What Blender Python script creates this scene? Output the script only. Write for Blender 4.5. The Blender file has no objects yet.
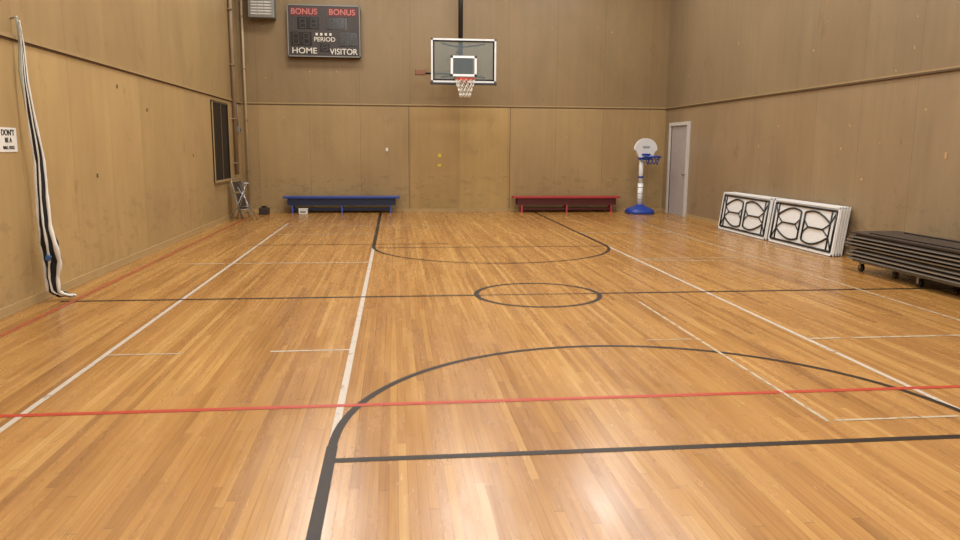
import bpy, bmesh, math, random
from mathutils import Vector, Matrix
random.seed(4)
SC=bpy.context.scene
SC.view_settings.view_transform='Standard'
XL,XR,YB,YF,ZC,ZL=-3.67,6.91,19.07,-3.0,7.0,2.61

def lin(h):
    h=h.lstrip('#'); o=[]
    for i in (0,2,4):
        v=int(h[i:i+2],16)/255
        o.append(v/12.92 if v<=.04045 else ((v+.055)/1.055)**2.4)
    return (*o,1)

# ---------- node helpers ----------
class NT:
    def __init__(s,name):
        s.m=bpy.data.materials.new(name); s.m.use_nodes=True
        s.n=s.m.node_tree.nodes; s.l=s.m.node_tree.links
        s.b=s.n['Principled BSDF']; s.out=s.n['Material Output']
    def new(s,t,**k):
        x=s.n.new(t)
        for a,v in k.items(): setattr(x,a,v)
        return x
    def put(s,sock,v):
        if hasattr(v,'is_output'): s.l.new(v,sock)
        else: sock.default_value=v
    def math(s,op,a,b=0.0,c=None):
        x=s.new('ShaderNodeMath',operation=op); s.put(x.inputs[0],a); s.put(x.inputs[1],b)
        if c is not None: s.put(x.inputs[2],c)
        return x.outputs[0]
    def mix(s,f,a,b,mode='MIX'):
        x=s.new('ShaderNodeMix',data_type='RGBA',blend_type=mode)
        s.put(x.inputs[0],f); s.put(x.inputs[6],a); s.put(x.inputs[7],b); return x.outputs[2]
    def noise(s,vec,scale,detail=3,rough=.5,dist=0):
        x=s.new('ShaderNodeTexNoise'); s.put(x.inputs['Vector'],vec)
        x.inputs['Scale'].default_value=scale;x.inputs['Detail'].default_value=detail
        x.inputs['Roughness'].default_value=rough;x.inputs['Distortion'].default_value=dist
        return x.outputs['Fac']
    def mapv(s,vec,sc=(1,1,1),loc=(0,0,0)):
        x=s.new('ShaderNodeMapping'); s.put(x.inputs['Vector'],vec)
        x.inputs['Scale'].default_value=sc;x.inputs['Location'].default_value=loc
        return x.outputs[0]
    def ramp(s,f,pts):
        x=s.new('ShaderNodeValToRGB'); s.put(x.inputs[0],f); e=x.color_ramp.elements
        while len(e)<len(pts): e.new(.5)
        for i,(p,c) in enumerate(pts): e[i].position=p; e[i].color=c
        return x.outputs[0]
    def white(s,a,b=0.0):
        c=s.new('ShaderNodeCombineXYZ'); s.put(c.inputs[0],a); s.put(c.inputs[1],b)
        w=s.new('ShaderNodeTexWhiteNoise',noise_dimensions='2D'); s.l.new(c.outputs[0],w.inputs['Vector'])
        return w.outputs['Value']
    def bump(s,h,st,d=.01):
        x=s.new('ShaderNodeBump'); x.inputs['Strength'].default_value=st; x.inputs['Distance'].default_value=d
        s.put(x.inputs['Height'],h); s.l.new(x.outputs[0],s.b.inputs['Normal'])

def g(v): return (v,v,v,1)

def mat(name,col,rough=.5,metal=0,var=.08,scale=8,spec=.5):
    t=NT(name); tc=t.new('ShaderNodeTexCoord').outputs['Object']
    n=t.noise(tc,scale,3)
    c=lin(col); d=tuple(x*(1-var*2) for x in c[:3])+(1,); u=tuple(min(1,x*(1+var)) for x in c[:3])+(1,)
    t.put(t.b.inputs['Base Color'],t.mix(n,d,u))
    t.b.inputs['Roughness'].default_value=rough; t.b.inputs['Metallic'].default_value=metal
    t.b.inputs['Specular IOR Level'].default_value=spec
    return t.m

def floor_mat():
    t=NT('maple_strip_floor'); tc=t.new('ShaderNodeTexCoord').outputs['Object']
    sp=t.new('ShaderNodeSeparateXYZ'); t.l.new(tc,sp.inputs[0]); x,y=sp.outputs[0],sp.outputs[1]
    W=.046; xw=t.math('DIVIDE',x,W); row=t.math('FLOOR',xw)
    off=t.math('MULTIPLY',t.white(row,3.1),9.0)
    yy=t.math('DIVIDE',t.math('ADD',y,off),1.9); seg=t.math('FLOOR',yy)
    r=t.math('ADD',t.math('MULTIPLY',t.white(row,seg),.65),t.math('MULTIPLY',t.white(row,77.7),.35))
    base=t.ramp(r,[(0,lin('#7e5428')),(.18,lin('#966832')),(.5,lin('#a97b40')),(.8,lin('#b58a4d')),(1,lin('#c39d60'))])
    gr=t.noise(t.mapv(tc,(60,1.2,1)),1.0,4,.6)
    base=t.mix(.3,base,t.ramp(gr,[(.3,lin('#805428')),(.7,lin('#c8a060'))]),'MIX')
    big=t.noise(t.mapv(tc,(1.6,.3,1)),1.0,5,.65)
    base=t.mix(.6,base,t.ramp(big,[(.32,lin('#c6b099')),(.68,lin('#ffffff'))]),'MULTIPLY')
    fx=t.math('FRACT',xw); gap=t.math('LESS_THAN',fx,.045)
    fy=t.math('FRACT',yy); gy=t.math('LESS_THAN',fy,.003)
    gp=t.math('MAXIMUM',gap,gy)
    base=t.mix(t.math('MULTIPLY',gp,.55),base,lin('#452b15'))
    sc=t.noise(t.mapv(tc,(14,3,1)),1.0,6,.75)
    scf=t.math('MULTIPLY',t.math('GREATER_THAN',sc,.62),.22)
    base=t.mix(scf,base,lin('#6a4a2c'))
    t.put(t.b.inputs['Base Color'],base)
    rn=t.noise(t.mapv(tc,(6,.9,1)),1.0,5,.65)
    t.put(t.b.inputs['Roughness'],t.math('MULTIPLY_ADD',rn,.26,.13))
    t.b.inputs['Specular IOR Level'].default_value=.8
    tilt=t.math('MULTIPLY',t.math('SUBTRACT',t.white(row,seg),.5),t.math('SUBTRACT',fx,.5))
    h=t.math('ADD',t.math('MULTIPLY',t.noise(t.mapv(tc,(17,.8,1)),1.0,2),.8),t.math('MULTIPLY',gp,-.3))
    h=t.math('ADD',h,t.math('MULTIPLY',tilt,.5))
    t.bump(h,.4,.0025)
    return t.m

def wall_mat(name,axis,low,high,panel=1.22,off=0,mid=None,lite=.28):
    t=NT(name); tc=t.new('ShaderNodeTexCoord').outputs['Object']
    sp=t.new('ShaderNodeSeparateXYZ'); t.l.new(tc,sp.inputs[0]); u,z=sp.outputs[axis],sp.outputs[2]
    up=t.math('GREATER_THAN',z,ZL)
    pu=t.math('DIVIDE',t.math('ADD',u,off),panel); idx=t.math('FLOOR',pu)
    r=t.white(idx,up)
    col=t.mix(up,lin(low),lin(high))
    if mid:
        a=t.math('GREATER_THAN',u,mid[0]); b=t.math('LESS_THAN',u,mid[1]); c=t.math('LESS_THAN',z,ZL)
        col=t.mix(t.math('MULTIPLY',t.math('MULTIPLY',a,b),c),col,lin(mid[2]))
    col=t.mix(t.math('MULTIPLY',r,lite),col,lin('#84694a'))
    sc=(1,7,.35) if axis==1 else (7,1,.35)
    gr=t.noise(t.mapv(tc,sc),1.0,5,.6,.4)
    col=t.mix(.42,col,t.ramp(gr,[(.25,g(.70)),(.75,g(1.0))]),'MULTIPLY')
    fig=t.noise(t.mapv(tc,(.9,.9,.5)),1.0,5,.62,.8)
    col=t.mix(.6,col,t.ramp(fig,[(.3,g(.70)),(.7,g(1.0))]),'MULTIPLY')
    st=t.noise(t.mapv(tc,(2.2,2.2,1.6)),1.0,6,.7)
    col=t.mix(t.math('MULTIPLY',t.ramp(st,[(.60,g(0)),(.74,g(1))]),.4),col,lin('#5f4a2f'))
    bl=t.noise(t.mapv(tc,(6,6,6)),1.0,2,.5)
    col=t.mix(t.math('MULTIPLY',t.math('GREATER_THAN',bl,.77),.35),col,lin('#d0b488'))
    lowm=t.math('LESS_THAN',z,.9)
    sf=t.noise(t.mapv(tc,(3,3,7)),1.0,5,.7)
    col=t.mix(t.math('MULTIPLY',t.math('MULTIPLY',t.math('GREATER_THAN',sf,.57),lowm),.2),col,lin('#5c4c3a'))
    fs=t.math('FRACT',pu); seam=t.math('LESS_THAN',fs,.008)
    col=t.mix(t.math('MULTIPLY',seam,.4),col,lin('#4b3822'))
    t.put(t.b.inputs['Base Color'],col)
    t.b.inputs['Roughness'].default_value=.38; t.b.inputs['Specular IOR Level'].default_value=.4
    t.bump(gr,.1,.004)
    return t.m

def tape_mat(name,col,wear=.45,rough=.35,fade=.15,spec=.5):
    t=NT(name); tc=t.new('ShaderNodeTexCoord').outputs['Object']
    n=t.noise(t.mapv(tc,(9,9,1)),1.0,7,.75)
    c=lin(col); t.put(t.b.inputs['Base Color'],t.mix(t.math('MULTIPLY',n,fade),c,lin('#a07a48')))
    t.b.inputs['Roughness'].default_value=rough; t.b.inputs['Specular IOR Level'].default_value=spec
    tr=t.new('ShaderNodeBsdfTransparent'); ms=t.new('ShaderNodeMixShader')
    k=t.ramp(n,[(wear-.04,g(0)),(wear+.04,g(1))])
    t.put(ms.inputs[0],k); t.l.new(tr.outputs[0],ms.inputs[1]); t.l.new(t.b.outputs[0],ms.inputs[2])
    t.l.new(ms.outputs[0],t.out.inputs[0])
    return t.m

def emis(name,col,s):
    t=NT(name); t.b.inputs['Base Color'].default_value=lin(col)
    t.b.inputs['Emission Color'].default_value=lin(col); t.b.inputs['Emission Strength'].default_value=s
    return t.m

# ---------- mesh builder ----------
class B:
    def __init__(s): s.bm=bmesh.new(); s.mats=[]; s.M=Matrix.Identity(4)
    def mi(s,m):
        if m not in s.mats: s.mats.append(m)
        return s.mats.index(m)
    def _fin(s,verts,m,smooth=False):
        i=s.mi(m); fs=set(f for v in verts for f in v.link_faces)
        for f in fs: f.material_index=i; f.smooth=smooth
        bmesh.ops.transform(s.bm,matrix=s.M,verts=verts)
    def box(s,lo,hi,m,bev=0,rot=None):
        c=[(a+b)/2 for a,b in zip(lo,hi)]; d=[abs(b-a) for a,b in zip(lo,hi)]
        mt=Matrix.Translation(c)
        if rot is not None: mt=mt@rot
        mt=mt@Matrix.Diagonal((*d,1))
        vs=bmesh.ops.create_cube(s.bm,size=1,matrix=mt)['verts']
        if bev>0:
            es=list(set(e for v in vs for e in v.link_edges))
            r=bmesh.ops.bevel(s.bm,geom=es,offset=bev,segments=2,affect='EDGES',profile=.5)
            vs=list(set(v for f in r['faces'] for v in f.verts)|set(v for v in vs if v.is_valid))
        s._fin(vs,m)
    def cyl(s,a,b,r,m,r2=None,seg=14):
        a=Vector(a);b=Vector(b);d=b-a
        q=d.to_track_quat('Z','Y').to_matrix().to_4x4()
        vs=bmesh.ops.create_cone(s.bm,cap_ends=True,segments=seg,radius1=r,radius2=r if r2 is None else r2,depth=d.length,matrix=Matrix.Translation((a+b)/2)@q)['verts']
        s._fin(vs,m,False if seg<8 else True)
        for v in vs:
            for f in v.link_faces:
                if len(f.verts)>4: f.smooth=False
    def tube(s,pts,r,m,seg=8,closed=False):
        pts=[Vector(p) for p in pts]; n=len(pts); rings=[]; up=None
        for i,p in enumerate(pts):
            if closed: t=(pts[(i+1)%n]-pts[i-1])
            else: t=pts[min(i+1,n-1)]-pts[max(i-1,0)]
            t.normalize()
            if up is None: up=t.orthogonal().normalized()
            up=(up-t*up.dot(t))
            if up.length<1e-5: up=t.orthogonal()
            up.normalize(); sd=t.cross(up)
            rr=r[i] if isinstance(r,(list,tuple)) else r
            rings.append([s.bm.verts.new(p+(up*math.cos(2*math.pi*k/seg)+sd*math.sin(2*math.pi*k/seg))*rr) for k in range(seg)])
        for i in range(n if closed else n-1):
            A=rings[i];Bq=rings[(i+1)%n]
            for k in range(seg): s.bm.faces.new((A[k],A[(k+1)%seg],Bq[(k+1)%seg],Bq[k]))
        if not closed:
            s.bm.faces.new(rings[0][::-1]); s.bm.faces.new(rings[-1])
        s._fin([v for rg in rings for v in rg],m,True)
    def poly(s,pts,m):
        vs=[s.bm.verts.new(p) for p in pts]; s.bm.faces.new(vs); s._fin(vs,m)
    def prism(s,pts,vec,m):
        vs=[s.bm.verts.new(p) for p in pts]; f=s.bm.faces.new(vs)
        e=bmesh.ops.extrude_face_region(s.bm,geom=[f])
        nv=[x for x in e['geom'] if isinstance(x,bmesh.types.BMVert)]
        bmesh.ops.translate(s.bm,vec=vec,verts=nv)
        s._fin(vs+nv,m)
    def ring(s,c,r,m,tr=.01,axis='Z',seg=32,sx=1,sy=1):
        c=Vector(c);P=[]
        for k in range(seg):
            a=2*math.pi*k/seg;u,v=r*sx*math.cos(a),r*sy*math.sin(a)
            P.append(c+{'Z':Vector((u,v,0)),'Y':Vector((u,0,v)),'X':Vector((0,u,v))}[axis])
        s.tube(P,tr,m,6,True)
    def obj(s,name,parent=None,recalc=True):
        if recalc: bmesh.ops.recalc_face_normals(s.bm,faces=s.bm.faces)
        me=bpy.data.meshes.new(name); s.bm.to_mesh(me); s.bm.free()
        for m in s.mats: me.materials.append(m)
        o=bpy.data.objects.new(name,me); SC.collection.objects.link(o)
        if parent: o.parent=parent
        return o
def empty(name,loc=(0,0,0)):
    o=bpy.data.objects.new(name,None); o.location=loc; SC.collection.objects.link(o); return o
def text(name,body,size,loc,rot,m,parent,ax='CENTER',ext=.002,sx=1.0,bold=.006):
    cu=bpy.data.curves.new(name,'FONT'); cu.body=body; cu.size=size; cu.align_x=ax; cu.align_y='CENTER'; cu.extrude=ext
    cu.offset=size*bold
    tmp=bpy.data.objects.new('tmp',cu); me=bpy.data.meshes.new_from_object(tmp); bpy.data.objects.remove(tmp)
    me.materials.clear(); me.materials.append(m)
    o=bpy.data.objects.new(name,me); o.location=loc; o.rotation_euler=rot; o.scale=(sx,1,1)
    SC.collection.objects.link(o); o.parent=parent; return o

# ---------- materials ----------
M_floor=floor_mat()
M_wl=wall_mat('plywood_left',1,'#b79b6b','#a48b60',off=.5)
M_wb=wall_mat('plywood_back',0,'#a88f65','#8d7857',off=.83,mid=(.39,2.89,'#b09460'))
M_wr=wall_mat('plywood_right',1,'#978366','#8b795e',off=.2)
M_ceil=mat('ceiling_tile','#cfcabd',.9)
M_trim=mat('trim_wood','#9c845c',.5)
M_trimd=mat('trim_dark','#54432d',.6)
M_base=mat('baseboard_wood','#a58b60',.5)
M_black=mat('black_paint','#121316',.5,spec=.25)
M_blk2=mat('black_tube','#101114',.35)
M_tw=mat('white_plastic','#dadddf',.4,var=.03)
M_white=mat('white_paint','#dcdcd8',.45,var=.03)
M_blue=mat('blue_paint','#2a4590',.4)
M_dblue=mat('blue_paint_shaded','#12203f',.5)  # bench blue darkened, shade under the seat put into the colour
M_red=mat('red_paint','#a03236',.4)
M_dred=mat('red_paint_shaded','#4a1416',.5)  # same for the red bench: under-seat shade painted into the rails
M_steel=mat('steel','#9a9a98',.35,.8)
M_alu=mat('aluminium_edge','#98948a',.45,.4)
M_dk=mat('dark_plywood','#43362c',.55,var=.2)
M_dk2=mat('dark_laminate','#352c27',.45,var=.2)
M_grey=mat('grey_metal','#7e7f7c',.5,.3)
M_rub=mat('rubber','#111111',.7)
T_blk=tape_mat('court_line_black','#070b12',.27,.42,.08,.25)
T_blkf=tape_mat('court_line_black_worn','#1c1814',.40,.45,.25,.3)
T_red=tape_mat('court_line_red','#a3241e',.32,.4,.2,.4)
T_redf=tape_mat('court_line_red_worn','#96382a',.42,.4,.35,.4)
T_wht=tape_mat('court_line_white','#b3b0a9',.38,.45,.35)
T_whf=tape_mat('court_line_white_worn','#b0a896',.44,.45,.4)

# ---------- room ----------
def wall(name,lo,hi,m):
    b=B(); b.box(lo,hi,m); return b.obj(name)
T=.2
wall('floor',(XL-T,YF-T,-.2),(XR+T,YB+T,0),M_floor)
wall('ceiling',(XL-T,YF-T,ZC),(XR+T,YB+T,ZC+.2),M_ceil)
wall('wall_left',(XL-T,YF-T,0),(XL,YB+T,ZC),M_wl)
DY0,DY1,DZ=17.45,18.55,2.16
wall('wall_right',(XR,YF-T,0),(XR+T,YB+T,ZC),M_wr)
wall('wall_back',(XL,YB,0),(XR,YB+T,ZC),M_wb)
wall('wall_rear',(XL,YF-T,0),(XR,YF,ZC),M_wb)
b=B(); b.box((XL,YF,0),(XL+.02,YB-.03,.085),M_base); b.box((XL+.02,YF,0),(XL+.03,YB-.03,.012),M_trim); b.obj('baseboard_left')
b=B(); b.box((XL,YB-.02,0),(XR,YB,.075),M_base); b.obj('baseboard_back')
b=B(); b.box((XR-.02,YF,0),(XR,DY0-.09,.075),M_base); b.box((XR-.02,DY1+.09,0),(XR,YB-.03,.075),M_base); b.obj('baseboard_right')
b=B(); b.box((XL,YF,ZL),(XL+.03,YB-.04,ZL+.035),M_trim); b.box((XL,YF,ZL-.02),(XL+.012,YB-.04,ZL),M_trimd); b.obj('trim_1')  # thin dark strip below the ledge stands in for its shadow
b=B(); b.box((XL,YB-.02,ZL),(XR,YB,ZL+.03),M_trim); b.box((XL,YB-.012,ZL-.018),(XR,YB,ZL),M_trimd); b.obj('trim_2')
b=B(); b.box((XR-.025,YF,ZL),(XR,YB-.04,ZL+.02),M_trim); b.box((XR-.03,YF,ZL-.025),(XR,YB-.04,ZL),M_trimd); b.obj('trim_3')
b=B()
for x in (.36,2.89): b.box((x-.006,YB-.004,.08),(x+.006,YB,ZL-.03),M_trimd)
b.obj('trim_4')

# ---------- court lines ----------
b=B(); zl=[.0012]
def seg(x0,y0,x1,y1,w,m):
    zl[0]+=.00006; z=zl[0]
    d=Vector((x1-x0,y1-y0,0)); n=Vector((-d.y,d.x,0)).normalized()*w/2
    a=Vector((x0,y0,z)); c=Vector((x1,y1,z))
    b.poly([a-n,c-n,c+n,a+n],m)
def arc(cx,cy,r,a0,a1,w,m,N=64):
    zl[0]+=.00006; z=zl[0]
    for k in range(N):
        t0=math.radians(a0+(a1-a0)*k/N);t1=math.radians(a0+(a1-a0)*(k+1)/N)
        P=[(cx+math.cos(t)*rr,cy+math.sin(t)*rr,z) for t,rr in ((t0,r-w/2),(t1,r-w/2),(t1,r+w/2),(t0,r+w/2))]
        b.poly(P,m)
KL,KR=-.352,3.494; KC=1.571
seg(-2.237,YF+.5,-2.237,16.2,.04,T_wht)
seg(KL,3.75,KL,12.15,.045,T_wht)
seg(KL,12.15,KL,YB-.05,.06,T_blk)
seg(KL,YF+.5,KL,3.95,.06,T_blk)
seg(KR,3.95,KR,12.15,.04,T_wht)
seg(KR,12.15,KR,YB-.05,.06,T_blk)
seg(KR,YF+.5,KR,3.95,.06,T_blk)
seg(KL,3.752,KR+.02,3.752,.055,T_blk)
seg(KL,12.15,KR,12.15,.05,T_blkf)
arc(KC,3.95,1.922,0,180,.05,T_blk)
arc(KC,12.3,1.922,180,360,.05,T_blk)
arc(1.56,8.10,.68,0,360,.055,T_blk)
seg(-3.45,8.10,.88,8.10,.055,T_blk); seg(.88,8.10,2.24,8.10,.04,T_blkf); seg(2.24,8.10,6.35,8.10,.055,T_blk)
seg(-3.65,4.60,-.9,4.60,.05,T_red); seg(-.9,4.60,XR-.05,4.60,.05,T_red)
seg(-3.33,YF+.5,-3.33,17.5,.05,T_redf)
seg(5.35,6.0,5.35,16.0,.03,T_whf); seg(2.555,4.05,2.555,7.6,.025,T_whf)
seg(-2.22,5.93,-1.65,5.93,.025,T_whf); seg(-.99,5.93,-.37,5.93,.03,T_wht)
seg(3.5,5.95,XR-.3,5.95,.035,T_whf); seg(2.6,4.06,3.42,4.06,.025,T_whf)
seg(-2.9,10.6,KL,10.6,.05,T_whf); seg(3.6,10.55,4.6,10.4,.04,T_whf)
seg(KR,10.7,5.3,10.7,.03,T_whf)
seg(-2.24,14.1,KL,14.1,.04,T_whf); seg(KR,14.1,5.3,14.1,.04,T_whf)
seg(-2.4,12.6,.9,12.6,.035,T_blkf); seg(2.1,6.02,2.5,6.02,.02,T_whf)
seg(-2.4,15.6,.9,15.6,.035,T_whf)
b.obj('court_markings',recalc=False)

# ---------- ceiling light fixtures ----------
M_tube=emis('lamp_diffuser','#fff4e2',5)
for yy in (-.5,3.6,7.8,12.0,16.2):
    for xx in (-1.6,1.6,4.8):
        b=B(); b.M=Matrix.Translation((xx,yy,0))
        b.box((-.64,-.64,ZC-.12),(.64,.64,ZC-.001),M_white,.01)
        b.box((-.60,-.60,ZC-.135),(.60,.60,ZC-.12),M_tube)
        for k in range(-4,5): b.box((k*.14-.006,-.62,ZC-.16),(k*.14+.006,.62,ZC-.15),M_steel)
        b.obj('ceiling_light_fixture')
        L=bpy.data.lights.new('gym_light','AREA'); L.shape='RECTANGLE'; L.size=1.2; L.size_y=1.2; L.energy=122; L.color=(1,.97,.925)
        o=bpy.data.objects.new('gym_light',L); o.location=(xx,yy,ZC-.19); SC.collection.objects.link(o)
W=bpy.data.worlds.new('world'); SC.world=W; W.use_nodes=True; W.node_tree.nodes['Background'].inputs[0].default_value=(.5,.5,.5,1); W.node_tree.nodes['Background'].inputs[1].default_value=.1

# ---------- scoreboard ----------
M_sb=mat('scoreboard_face','#352e2c',.5); M_sbr=mat('scoreboard_maroon','#5a2023',.5); M_disp=mat('scoreboard_window','#1c1a1b',.2); M_disp2=mat('scoreboard_digits_off','#3c3733',.3)
M_pink=mat('bonus_lettering','#c07068',.5); M_txt=mat('white_lettering','#d4d0c6',.5)
sb=empty('scoreboard',(0,0,0)); yf=18.86
def sx(px): return -2.47+(px-288)*.0232
def sz(py): return 4.87-(py-6)*.0222
b=B(); b.box((sx(288),yf,sz(58.5)),(sx(361),YB-.002,sz(5)),M_sb,.012)
for a0,a1,c0,c1 in ((288,361,5,6.1),(288,361,57.4,58.5),(288,289,5,58.5),(360,361,5,58.5)):
    b.box((sx(a0),yf-.012,sz(c1)),(sx(a1),yf,sz(c0)),M_grey)
b.obj('cabinet',sb)
b=B()
b.box((sx(291),yf-.006,sz(16.5)),(sx(319),yf,sz(8)),M_sbr); b.box((sx(328),yf-.006,sz(16.5)),(sx(358),yf,sz(8)),M_sbr)
b.obj('bonus_panels',sb)
b=B()
def win(x0,x1,y0,y1,digits):
    b.box((sx(x0),yf-.008,sz(y1)),(sx(x1),yf,sz(y0)),M_disp)
    n=digits; w=(x1-x0)/n
    for i in range(n):
        cx0,cx1=x0+w*i+w*.25,x0+w*i+w*.75; ym=(y0+y1)/2
        for yy in (y0+1.5,ym,y1-1.5): b.box((sx(cx0),yf-.011,sz(yy)-.008),(sx(cx1),yf-.008,sz(yy)+.008),M_disp2)
        for xx in (cx0,cx1):
            b.box((sx(xx)-.008,yf-.011,sz(y1-1.5)),(sx(xx)+.008,yf-.008,sz(y0+1.5)),M_disp2)
win(298,320,18,30,2); win(327,348,18,30,2); win(291,312,33,47,2); win(339,358,33,47,2); win(320,330,44.5,53,1)
for k in range(4): b.box((sx(316+k*4.6),yf-.01,sz(36.3)),(sx(318.2+k*4.6),yf,sz(33.8)),M_txt)
b.obj('display_windows',sb)
R90=(math.pi/2,0,0)
text('bonus_left','BONUS',.185,(sx(305),yf-.01,sz(12.4)),R90,M_pink,sb,sx=1.0)
text('bonus_right','BONUS',.185,(sx(343),yf-.01,sz(12.4)),R90,M_pink,sb,sx=1.0)
text('period_label','PERIOD',.14,(sx(325),yf-.01,sz(40.5)),R90,M_txt,sb,sx=1.05)
text('home_label','HOME',.19,(sx(304.5),yf-.01,sz(52.5)),R90,M_txt,sb,sx=1.1)
text('visitor_label','VISITOR',.19,(sx(344),yf-.01,sz(53)),R90,M_txt,sb,sx=.95)

# ---------- unit heater ----------
b=B(); b.box((-3.34,18.72,4.55),(-2.74,YB-.002,5.3),M_grey,.02)
for k in range(10):
    z=4.62+k*.065; b.box((-3.28,18.70,z),(-2.80,18.72,z+.03),M_white,rot=Matrix.Rotation(.5,4,'X'))
for k in range(4): b.box((-3.27+k*.15,18.688,4.6),(-3.26+k*.15,18.695,5.25),M_steel)
b.cyl((-3.04,18.9,5.3),(-3.04,18.9,ZC-.001),.02,M_grey)
b.obj('unit_heater')

# ---------- basketball hoop (wall/ceiling mounted) ----------
hp=empty('basketball_hoop')
t=NT('backboard_glass'); t.b.inputs['Base Color'].default_value=lin('#8d9ba0'); t.b.inputs['Roughness'].default_value=.08
tc=t.new('ShaderNodeTexCoord').outputs['Object']; nn=t.noise(tc,2,2)
t.put(t.b.inputs['Roughness'],t.math('MULTIPLY_ADD',nn,.05,.04))
tr=t.new('ShaderNodeBsdfTransparent'); tr.inputs[0].default_value=(.9,.93,.93,1); ms=t.new('ShaderNodeMixShader'); ms.inputs[0].default_value=.22
t.l.new(tr.outputs[0],ms.inputs[1]); t.l.new(t.b.outputs[0],ms.inputs[2]); t.l.new(ms.outputs[0],t.out.inputs[0]); M_glass=t.m
M_frame=mat('board_frame','#cfd3d6',.4); M_orange=mat('rim_orange','#b9432c',.4); M_net=mat('net_cord','#d9d6cc',.8); M_pad=mat('board_padding','#2a2d33',.6)
M_line=mat('board_white_line','#e8ebec',.5)
by=17.87; bx0,bx1,bz0,bz1=.86,2.36,3.08,4.06; bc=(bx0+bx1)/2
b=B(); b.box((bx0+.03,by-.006,bz0+.03),(bx1-.03,by+.006,bz1-.03),M_glass); b.obj('backboard_glass_pane',hp)
b=B(); f=.04
b.box((bx0,by-.02,bz0),(bx0+f,by+.03,bz1),M_frame); b.box((bx1-f,by-.02,bz0),(bx1,by+.03,bz1),M_frame)
b.box((bx0,by-.02,bz1-f),(bx1,by+.03,bz1),M_frame); b.box((bx0,by-.02,bz0),(bx1,by+.03,bz0+f),M_frame)
b.box((bx0-.02,by-.03,bz0-.05),(bx1+.02,by+.04,bz0-.002),M_pad,.01)
e=.075
for lo,hi in (((bx0+f,bz0+f),(bx0+e,bz1-f)),((bx1-e,bz0+f),(bx1-f,bz1-f)),((bx0+f,bz1-e),(bx1-f,bz1-f)),((bx0+f,bz0+f),(bx1-f,bz0+e))):
    b.box((lo[0],by-.012,lo[1]),(hi[0],by-.007,hi[1]),M_black)
b.obj('backboard_frame',hp)
b=B(); w=.30; z0,z1=3.22,3.68
for lo,hi in (((bc-w,z0),(bc-w+.05,z1)),((bc+w-.05,z0),(bc+w,z1)),((bc-w,z1-.05),(bc+w,z1)),((bc-w,z0),(bc+w,z0+.05))):
    b.box((lo[0],by-.012,lo[1]),(hi[0],by-.007,hi[1]),M_line)
b.obj('shooter_square',hp)
b=B()
b.box((bc-.22,by+.05,3.14),(bc+.22,by+.14,3.64),M_black,.01)
b.box((bc-.05,by+.14,3.3),(bc+.05,by+.24,3.5),M_black)
b.cyl((bc-.05,by+.28,3.05),(bc-.05,by+.28,ZC-.001),.055,M_blk2)
b.box((bc-.2,by+.14,ZC-.08),(bc+.1,by+.42,ZC-.001),M_black)
for xx in (bx0+.25,bx1-.25):
    b.cyl((xx,by+.03,3.2),(bc-.05,by+.28,3.3),.018,M_blk2); b.cyl((xx,by+.03,3.95),(bc-.05,by+.28,3.9),.018,M_blk2)
b.cyl((bc-.05,by+.28,3.35),(bc-.05,YB-.002,3.35),.03,M_blk2)
b.cyl((bc-.05,by+.28,3.9),(bc-.05,YB-.002,3.9),.03,M_blk2)
b.cyl((bc-.05,by+.28,3.3),(.70,by+.28,3.3),.022,M_blk2)
b.box((.5,by+.2,3.26),(.74,by+.36,3.38),mat('winch_housing','#7a5038',.5),.01)
b.obj('support_frame',hp)
b=B(); rz=3.13; ry=by-.38
b.ring((bc,ry,rz),.228,M_orange,.014)
b.box((bc-.10,by-.03,rz-.07),(bc+.10,by-.012,rz+.05),M_orange)
b.box((bc-.07,by-.16,rz-.02),(bc+.07,by-.02,rz-.005),M_orange)
for s in (-1,1): b.cyl((bc+s*.09,by-.02,rz-.06),(bc+s*.12,by-.19,rz-.01),.008,M_orange)
b.obj('rim',hp)
b=B(); N=12; lv=[(0,.225),(.10,.20),(.20,.165),(.30,.135),(.40,.125)]
def npnt(i,l):
    a=2*math.pi*(i+.5*l)/N; d,r=lv[l]; return (bc+r*math.cos(a),ry+r*math.sin(a),rz-.01-d)
for i in range(N):
    for l in range(4):
        b.tube([npnt(i,l),npnt(i,l+1)],.007,M_net,5); b.tube([npnt(i+1,l),npnt(i,l+1)],.007,M_net,5)
b.obj('net',hp)

# ---------- benches ----------
def bench(x0,x1,m,md,zt=.41):
    e=empty('bench'); b=B(); y0,y1=18.62,18.94
    b.box((x0,y0,zt-.05),(x1,y1,zt),m,.006); b.obj('seat',e)
    b=B(); b.box((x0+.1,y0+.04,zt-.22),(x1-.1,y0+.065,zt-.051),md); b.box((x0+.1,y1-.065,zt-.22),(x1-.1,y1-.04,zt-.051),md)
    b.box((x0+.2,y0+.10,.06),(x1-.2,y1-.10,.12),md); b.obj('rails',e)
    b=B()
    for x in (x0+.22,(x0+x1)/2,x1-.22):
        b.prism([(x-.02,y0+.02,0),(x-.02,y1-.02,0),(x-.02,y1-.06,zt-.051),(x-.02,y0+.06,zt-.051)],(.04,0,0),m)
    b.obj('legs',e); return e
bench(-2.68,.12,M_blue,M_dblue); bench(2.93,5.66,M_red,M_dred)
b=B(); b.box((-2.28,18.34,.001),(-2.08,18.52,.12),M_white,.01); b.box((-2.25,18.335,.04),(-2.11,18.34,.08),M_grey); b.box((-2.29,18.33,.12),(-2.07,18.53,.133),M_white); b.obj('storage_box')

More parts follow.
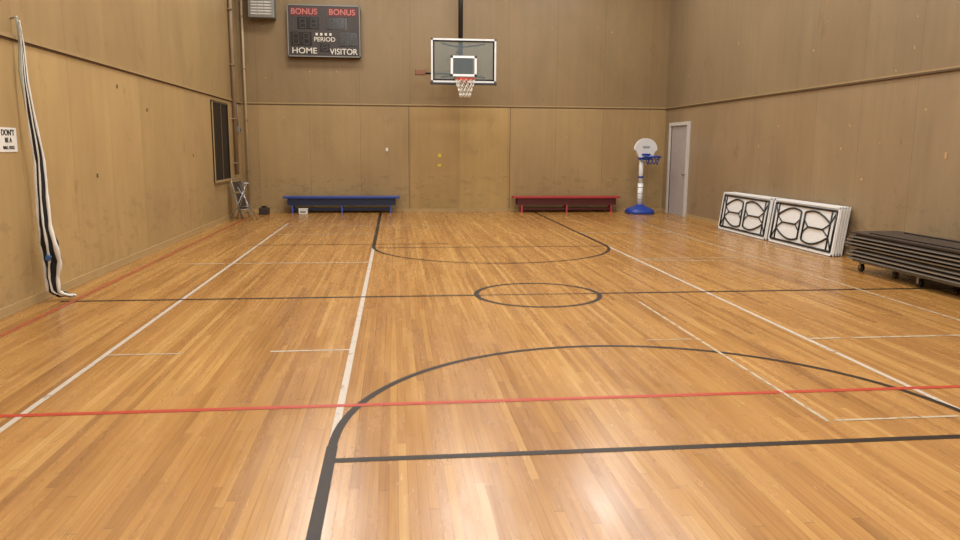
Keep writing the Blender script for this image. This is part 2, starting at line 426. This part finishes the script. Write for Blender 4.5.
# ---------- toy basketball hoop ----------
th=empty('toy_basketball_hoop'); M_tb=mat('toy_blue','#1c3d94',.35); px,py=6.08,18.35
b=B()
ng=24
def ell(rx,ry_,z,oy=0): return [(px+rx*math.copysign(abs(math.cos(2*math.pi*k/ng))**.6,math.cos(2*math.pi*k/ng)),py+oy+ry_*math.copysign(abs(math.sin(2*math.pi*k/ng))**.6,math.sin(2*math.pi*k/ng)),z) for k in range(ng)]
prof=[(.33,.34,0.001),(.34,.35,.03),(.32,.33,.10),(.22,.23,.15),(.12,.13,.19),(.08,.08,.23)]
rings=[[b.bm.verts.new(p) for p in ell(*q)] for q in prof]
for A,C in zip(rings,rings[1:]):
    for k in range(ng): b.bm.faces.new((A[k],A[(k+1)%ng],C[(k+1)%ng],C[k]))
b.bm.faces.new(rings[0][::-1]); b.bm.faces.new(rings[-1]); b._fin([v for r in rings for v in r],M_tb,True)
b.obj('base',th)
b=B(); b.cyl((px,py,.2),(px,py,.75),.068,M_tw); b.cyl((px,py,.88),(px,py,.93),.062,M_tb); b.cyl((px,py,.75),(px,py,1.32),.055,M_tw)
for z in (.35,.5,.65): b.ring((px,py,z),.066,M_grey,.006)
b.obj('pole',th)
Rm=Matrix.Translation((px+.06,py-.03,0))@Matrix.Rotation(math.radians(14),4,'Z')
b=B(); b.M=Rm
P=[]
for k in range(28):
    a=2*math.pi*k/28; u=.32*math.cos(a); v=.24*math.sin(a)
    if v<0: u*=.8
    P.append((u,-.02,1.58+v*1.15))
b.prism(P,(0,-.05,0),M_tw)
b.box((-.19,-.082,1.33),(.19,-.02,1.39),M_tb,.01)
b.box((-.12,-.085,1.44),(.12,-.071,1.48),M_tb); b.box((-.10,-.076,1.62),(.10,-.071,1.66),mat('toy_decal','#8d97ab',.4))
b.obj('backboard',th)
b=B(); b.M=Rm
b.ring((.04,-.30,1.41),.19,M_tb,.026); b.box((-.08,-.14,1.37),(.08,-.05,1.42),M_tb)
b.obj('rim',th)
b=B(); b.M=Rm
lv2=[(0,.18),(.09,.15),(.18,.12)]
for i in range(10):
    def q(i,l): a=2*math.pi*(i+.5*l)/10; return (.04+lv2[l][1]*math.cos(a),-.30+lv2[l][1]*math.sin(a),1.40-lv2[l][0])
    for l in range(2): b.tube([q(i,l),q(i,l+1)],.006,M_tb,4); b.tube([q(i+1,l),q(i,l+1)],.006,M_tb,4)
b.obj('net',th)

# ---------- door on right wall (surface frame, slab inside it) ----------
M_df=mat('door_frame_paint','#bfbcba',.5); M_door=mat('door_paint','#a19a9a',.5)
b=B(); e=.08; xf=XR-.06; xw=XR-.001
b.box((xf,DY0-e,.001),(xw,DY0,DZ+e),M_df); b.box((xf,DY1,.001),(xw,DY1+e,DZ+e),M_df); b.box((xf,DY0,DZ),(xw,DY1,DZ+e),M_df)
b.box((XR-.02,DY0,.001),(xw,DY1,DZ),M_door)
b.box((XR-.026,DY0+.004,.004),(XR-.02,DY0+.03,DZ-.004),M_black)
b.box((XR-.026,DY1-.05,.004),(XR-.02,DY1-.004,DZ-.004),M_trimd)
for z in (.3,1.1,1.9): b.box((XR-.03,DY1-.03,z),(XR-.026,DY1-.004,z+.1),M_steel)
b.cyl((XR-.02,DY0+.1,1.0),(XR-.06,DY0+.1,1.0),.014,M_steel); b.cyl((XR-.06,DY0+.1,1.0),(XR-.085,DY0+.1,1.0),.032,M_steel)
b.obj('door_1')

# ---------- folding tables ----------
def table_mesh():
    b=B(); Lh,Hh=1.0,.375; t=.028
    b.box((0,-Lh,0),(t,Lh,2*Hh),M_tw,.010)
    def yz(y,z,x=-.008): return (x,y,Hh+z)
    for z0,z1 in ((0,.03),(2*Hh-.03,2*Hh)): b.box((-.014,-Lh+.008,z0+.002),(0.001,Lh-.008,z1-.002),M_tw)
    for y0 in (-Lh+.008,Lh-.038): b.box((-.014,y0,.002),(0.001,y0+.03,2*Hh-.002),M_tw)
    r=.014
    fr=[yz(-.92,-.31),yz(.92,-.31),yz(.92,.31),yz(-.92,.31)]
    for i in range(4): b.tube([fr[i],fr[(i+1)%4]],.018,M_blk2,6)
    for s in (-1,1):
        b.tube([yz(s*.80,-.31),yz(s*.80,.31)],r,M_blk2,6)
        for q in (-1,1):
            # leg pair bows outward from the end hinge and meets near the middle
            pts=[]
            for k in range(13):
                u=k/12; y=.80-.74*u; z=.06+.20*math.sin(math.pi*(.08+.62*u))
                pts.append(yz(s*y,q*z,-.012))
            b.tube(pts,r,M_blk2,6)
            b.tube([yz(s*.80,q*.10,-.012),yz(s*.62,0,-.014)],.010,M_blk2,6)
            b.tube([yz(s*.92,q*.31),yz(s*.80,q*.10)],.010,M_blk2,6)
        b.tube([yz(s*.06,-.22,-.014),yz(s*.06,.22,-.014)],r,M_blk2,6)
        b.tube([yz(s*.62,0,-.014),yz(s*.20,0,-.014)],.013,M_blk2,6)
        for q in (-1,1): b.tube([yz(s*.20,0,-.014),yz(s*.06,q*.10,-.014)],.010,M_blk2,6)
    bmesh.ops.recalc_face_normals(b.bm,faces=b.bm.faces)
    me=bpy.data.meshes.new('folding_table'); b.bm.to_mesh(me); b.bm.free()
    for m in b.mats: me.materials.append(m)
    return me
tm=table_mesh()
ang=math.radians(7)
for yc in (11.67,13.77):
    for k in range(4):
        o=bpy.data.objects.new('folding_table',tm); SC.collection.objects.link(o)
        o.location=(6.555+k*.062,yc+(k*.03 if yc<12 else -k*.01)-.03,.003+.028*math.sin(ang)); o.rotation_euler=(0,ang,0)

# ---------- stack of table tops on dolly ----------
st=empty('stacked_tables_on_dolly')
x0,x1,y0,y1=6.06,6.80,6.9,9.5
b=B(); b.box((x0+.05,y0,.13),(x1-.02,y1-.05,.17),M_grey); 
for yy in (y0+.1,(y0+y1)/2,y1-.16):
    for xx in (x0+.12,x1-.12):
        b.cyl((xx-.018,yy,.051),(xx+.018,yy,.051),.05,M_rub); b.box((xx-.028,yy-.02,.04),(xx-.02,yy+.02,.13),M_steel); b.box((xx+.02,yy-.02,.04),(xx+.028,yy+.02,.13),M_steel)
b.obj('dolly',st)
b=B(); z=.175
for k in range(7):
    o1=random.uniform(-.09,.09); o2=random.uniform(-.03,.03)
    b.box((x0+o2,y0+o1,z),(x1+o2-.03,y1+o1,z+.024),M_dk)
    b.box((x0+o2-.004,y0+o1-.004,z+.004),(x1+o2-.026,y1+o1+.004,z+.018),M_alu if k%2 else M_grey)
    b.box((x0+o2+.05,y0+o1+.06,z+.024),(x0+o2+.08,y1+o1-.06,z+.047),M_blk2); b.box((x1+o2-.12,y0+o1+.06,z+.024),(x1+o2-.09,y1+o1-.06,z+.047),M_blk2)
    z+=.047
b.box((x0,y0,z),(x1-.03,y1,z+.02),M_dk2)
b.box((x0+.10,y0+.3,z+.02),(x0+.13,y1-.3,z+.032),M_blk2); b.box((x1-.16,y0+.3,z+.02),(x1-.13,y1-.3,z+.032),M_blk2)
b.obj('table_tops',st)

# ---------- left wall: bundled volleyball net ----------
vn=empty('volleyball_net'); M_nb=mat('net_black','#17181c',.8); M_nw=mat('net_tape_white','#dcdcd8',.7); M_rope=mat('net_rope','#8f9482',.8)
X=XL+.13
cp=[(X-.05,8.04,2.78,.006),(X-.04,8.05,2.55,.012),(X-.03,8.03,2.2,.02),(X-.01,8.05,1.8,.034),(X,8.10,1.45,.044),(X,8.10,1.1,.05),(X+.01,8.10,.8,.065),(X+.03,8.12,.6,.095),(X+.03,8.16,.42,.095),(X+.01,8.16,.25,.07),(X+.02,8.16,.1,.065),(X+.07,8.18,.06,.055),(X+.18,8.20,.045,.03)]
def interp(t):
    t=t*(len(cp)-1); i=min(int(t),len(cp)-2); f=t-i; f=f*f*(3-2*f)*.5+f*.5
    return [a+(c-a)*f for a,c in zip(cp[i],cp[i+1])]
b=B()
# (lateral offset across the bundle, depth offset, radius factor, material)
strands=[(-1.0,-.2,.20,M_nw),(-.86,-.35,.16,M_nw),(-.55,-.1,.36,M_nb),(-.15,-.3,.36,M_nb),(.25,-.2,.36,M_nb),(.1,.4,.40,M_nb),(.60,-.1,.32,M_nb),(.95,-.3,.22,M_nw),(-.35,.4,.36,M_nb),(.02,-.62,.11,M_nw)]
for s,(lx,dy,rf,m) in enumerate(strands):
    P=[];R=[]
    for k in range(81):
        t=k/80; x,y,z,r=interp(t); tw=.35*math.sin(t*7)+.15*math.sin(t*19+s)
        ox=r*(lx*math.cos(tw)-dy*math.sin(tw)); oy=r*(lx*math.sin(tw)+dy*math.cos(tw))
        rad=(.004+rf*r)*(1+.12*math.sin(k*.9+s*2))
        P.append((max(x+ox,XL+.045+rad),y+oy,max(z+.004*math.sin(k*1.3+s),rad+.004)))
        R.append(rad)
    b.tube(P,R,m,8)
b.obj('bundled_netting',vn)
b=B(); b.cyl((XL+.005,8.04,2.80),(XL+.07,8.04,2.82),.008,M_steel); b.tube([(XL+.06,8.04,2.82),(XL+.06,8.06,2.6),(XL+.065,8.0,2.3),(XL+.08,8.05,1.9),(XL+.13,8.1,1.6)],.012,M_rope,6)
b.box((XL+.15,7.995,.44),(XL+.20,8.03,.50),mat('net_label_blue','#3c5f90',.6),.01,rot=Matrix.Rotation(.4,4,'Y'))
b.obj('rope_and_hook',vn)

# sign on left wall
sg=empty('wall_sign'); b=B(); b.box((XL+.001,7.56,1.53),(XL+.006,7.95,1.76),M_white); b.obj('paper',sg)
RL=(math.pi/2,0,math.pi/2)
text('line_1',"DON'T",.08,(XL+.008,7.78,1.71),RL,M_black,sg); text('line_2','BE A',.065,(XL+.008,7.78,1.64),RL,M_black,sg); text('line_3','BALL HOG',.045,(XL+.008,7.78,1.57),RL,M_black,sg)

# framed dark board on left wall
b=B(); y0,y1,z0,z1=16.05,17.5,.85,2.52; x=XL+.002
b.box((x,y0,z0),(x+.02,y1,z1),M_black)
for a,c,m in ((y0,y0+.05,M_trim),(y1-.05,y1,M_black),((y0+y1)/2+.02,(y0+y1)/2+.07,M_trimd)): b.box((x+.02,a,z0),(x+.035,c,z1),m)
b.box((x+.02,y0,z1-.04),(x+.035,y1,z1),M_trimd); b.box((x+.02,y0,z0),(x+.07,y1,z0+.04),M_trim)
b.obj('chalkboard')

# pipes
M_pipe=mat('painted_pipe','#86725a',.5); M_pipel=mat('painted_pipe_light','#b3a180',.45)
b=B(); b.cyl((XL+.06,18.1,.95),(XL+.06,18.1,ZC-.001),.045,M_pipe)
for z in (1.2,2.2,3.4,4.6): b.box((XL+.001,18.03,z),(XL+.115,18.17,z+.03),M_pipe)
b.obj('wall_pipe')
b=B(); b.cyl((XL+.14,YB-.07,.25),(XL+.14,YB-.07,ZC-.001),.028,M_pipel); b.cyl((XL+.14,YB-.07,.25),(XL+.14,YB-.003,.25),.028,M_pipel)
for z in (1.0,2.2,3.4,4.6): b.box((XL+.10,YB-.1,z),(XL+.18,YB-.001,z+.025),M_pipe)
b.obj('wall_pipe')
b=B(); b.box((XL+.001,18.5,1.9),(XL+.08,18.64,2.06),M_grey,.01); b.cyl((XL+.03,18.57,2.06),(XL+.03,18.57,ZL-.03),.012,M_grey); b.box((XL+.08,18.55,1.95),(XL+.09,18.59,2.0),M_black); b.obj('junction_box')

# folded metal chair leaning by left corner
def fchair(cx,cy,rz,tilt):
    b=B(); b.M=Matrix.Translation((cx,cy,.012))@Matrix.Rotation(rz,4,'Z')@Matrix.Rotation(tilt,4,'X')
    r=.012
    b.tube([(-.22,0,0),(-.22,0,.84),(-.18,0,.90),(.18,0,.90),(.22,0,.84),(.22,0,0)],r,M_steel,8)
    b.tube([(-.19,.04,.0),(-.19,.04,.62)],r,M_steel,8); b.tube([(.19,.04,.0),(.19,.04,.62)],r,M_steel,8)
    b.tube([(-.19,.04,.12),(.19,.04,.12)],r,M_steel,8); b.tube([(-.22,0,.2),(.22,0,.2)],r,M_steel,8)
    b.box((-.2,-.012,.62),(.2,.012,.84),M_dk2,.008); b.box((-.18,.02,.2),(.18,.055,.58),M_dk2,.01)
    return b.obj('folding_chair')
fchair(-3.28,17.35,math.radians(75),math.radians(-16))
b=B(); b.box((-3.2,18.3,.001),(-2.98,18.55,.16),M_dk2,.01); b.box((-3.14,18.38,.16),(-3.04,18.47,.20),M_black,.005); b.obj('toolbox')
b=B()
b.tube([(-3.5,16.7,.012),(-3.2,17.0,.80)],.012,M_steel); b.tube([(-3.05,16.75,.012),(-3.35,17.0,.80)],.012,M_steel)
b.tube([(-3.45,17.05,.012),(-3.22,16.9,.75)],.012,M_steel); b.tube([(-3.0,17.0,.012),(-3.38,16.9,.72)],.012,M_steel)
b.tube([(-3.42,16.78,.25),(-3.13,16.8,.25)],.01,M_steel); b.tube([(-3.37,16.98,.3),(-3.13,16.98,.3)],.01,M_steel); b.tube([(-3.4,17,.80),(-3.15,17,.80)],.014,M_steel)
b.obj('folding_stand')

# small plates/stickers
def plate(name,lo,hi,m):
    b=B(); b.box(lo,hi,m,.002); b.obj(name)
M_yel=mat('yellow_sticker','#c8b43a',.5); M_tag=mat('paper_tag','#b8936a',.6)
plate('wall_sticker',(1.08,YB-.006,1.36),(1.16,YB-.001,1.44),M_yel); plate('wall_sticker',(1.07,YB-.006,1.13),(1.16,YB-.001,1.19),M_yel)
plate('light_switch',(-.21,YB-.012,1.5),(-.155,YB-.001,1.58),M_tw)
plate('wall_sticker',(XR-.006,8.9,1.5),(XR-.001,8.94,1.58),M_tag)
for (yy,zz) in ((13.2,2.0),(11.2,1.6),(10.6,1.15),(15.6,1.9),(12.2,3.2)):
    plate('wall_sticker',(XR-.005,yy,zz),(XR-.001,yy+.04,zz+.04),M_tag)
for (yy,zz) in ((9.9,1.2),(12.0,2.1),(14.5,1.4),(10.8,2.35)):
    plate('wall_sticker',(XL+.001,yy,zz),(XL+.005,yy+.05,zz+.05),M_trimd)

# ---------- camera ----------
p,yaw,roll=.1605,.1125,.0066
cpp,spp,cy,sy=math.cos(p),math.sin(p),math.cos(yaw),math.sin(yaw)
f=Vector((sy*cpp,cy*cpp,-spp)); r=Vector((cy,-sy,0)); u=r.cross(f)
r2=math.cos(roll)*r+math.sin(roll)*u; u2=-math.sin(roll)*r+math.cos(roll)*u
cam=bpy.data.cameras.new('camera'); cam.sensor_width=36; cam.lens=755.82*36/960; cam.clip_start=.05
co=bpy.data.objects.new('camera',cam); SC.collection.objects.link(co)
co.matrix_world=Matrix(((r2.x,u2.x,-f.x,0),(r2.y,u2.y,-f.y,0),(r2.z,u2.z,-f.z,1.6),(0,0,0,1)))
SC.camera=co
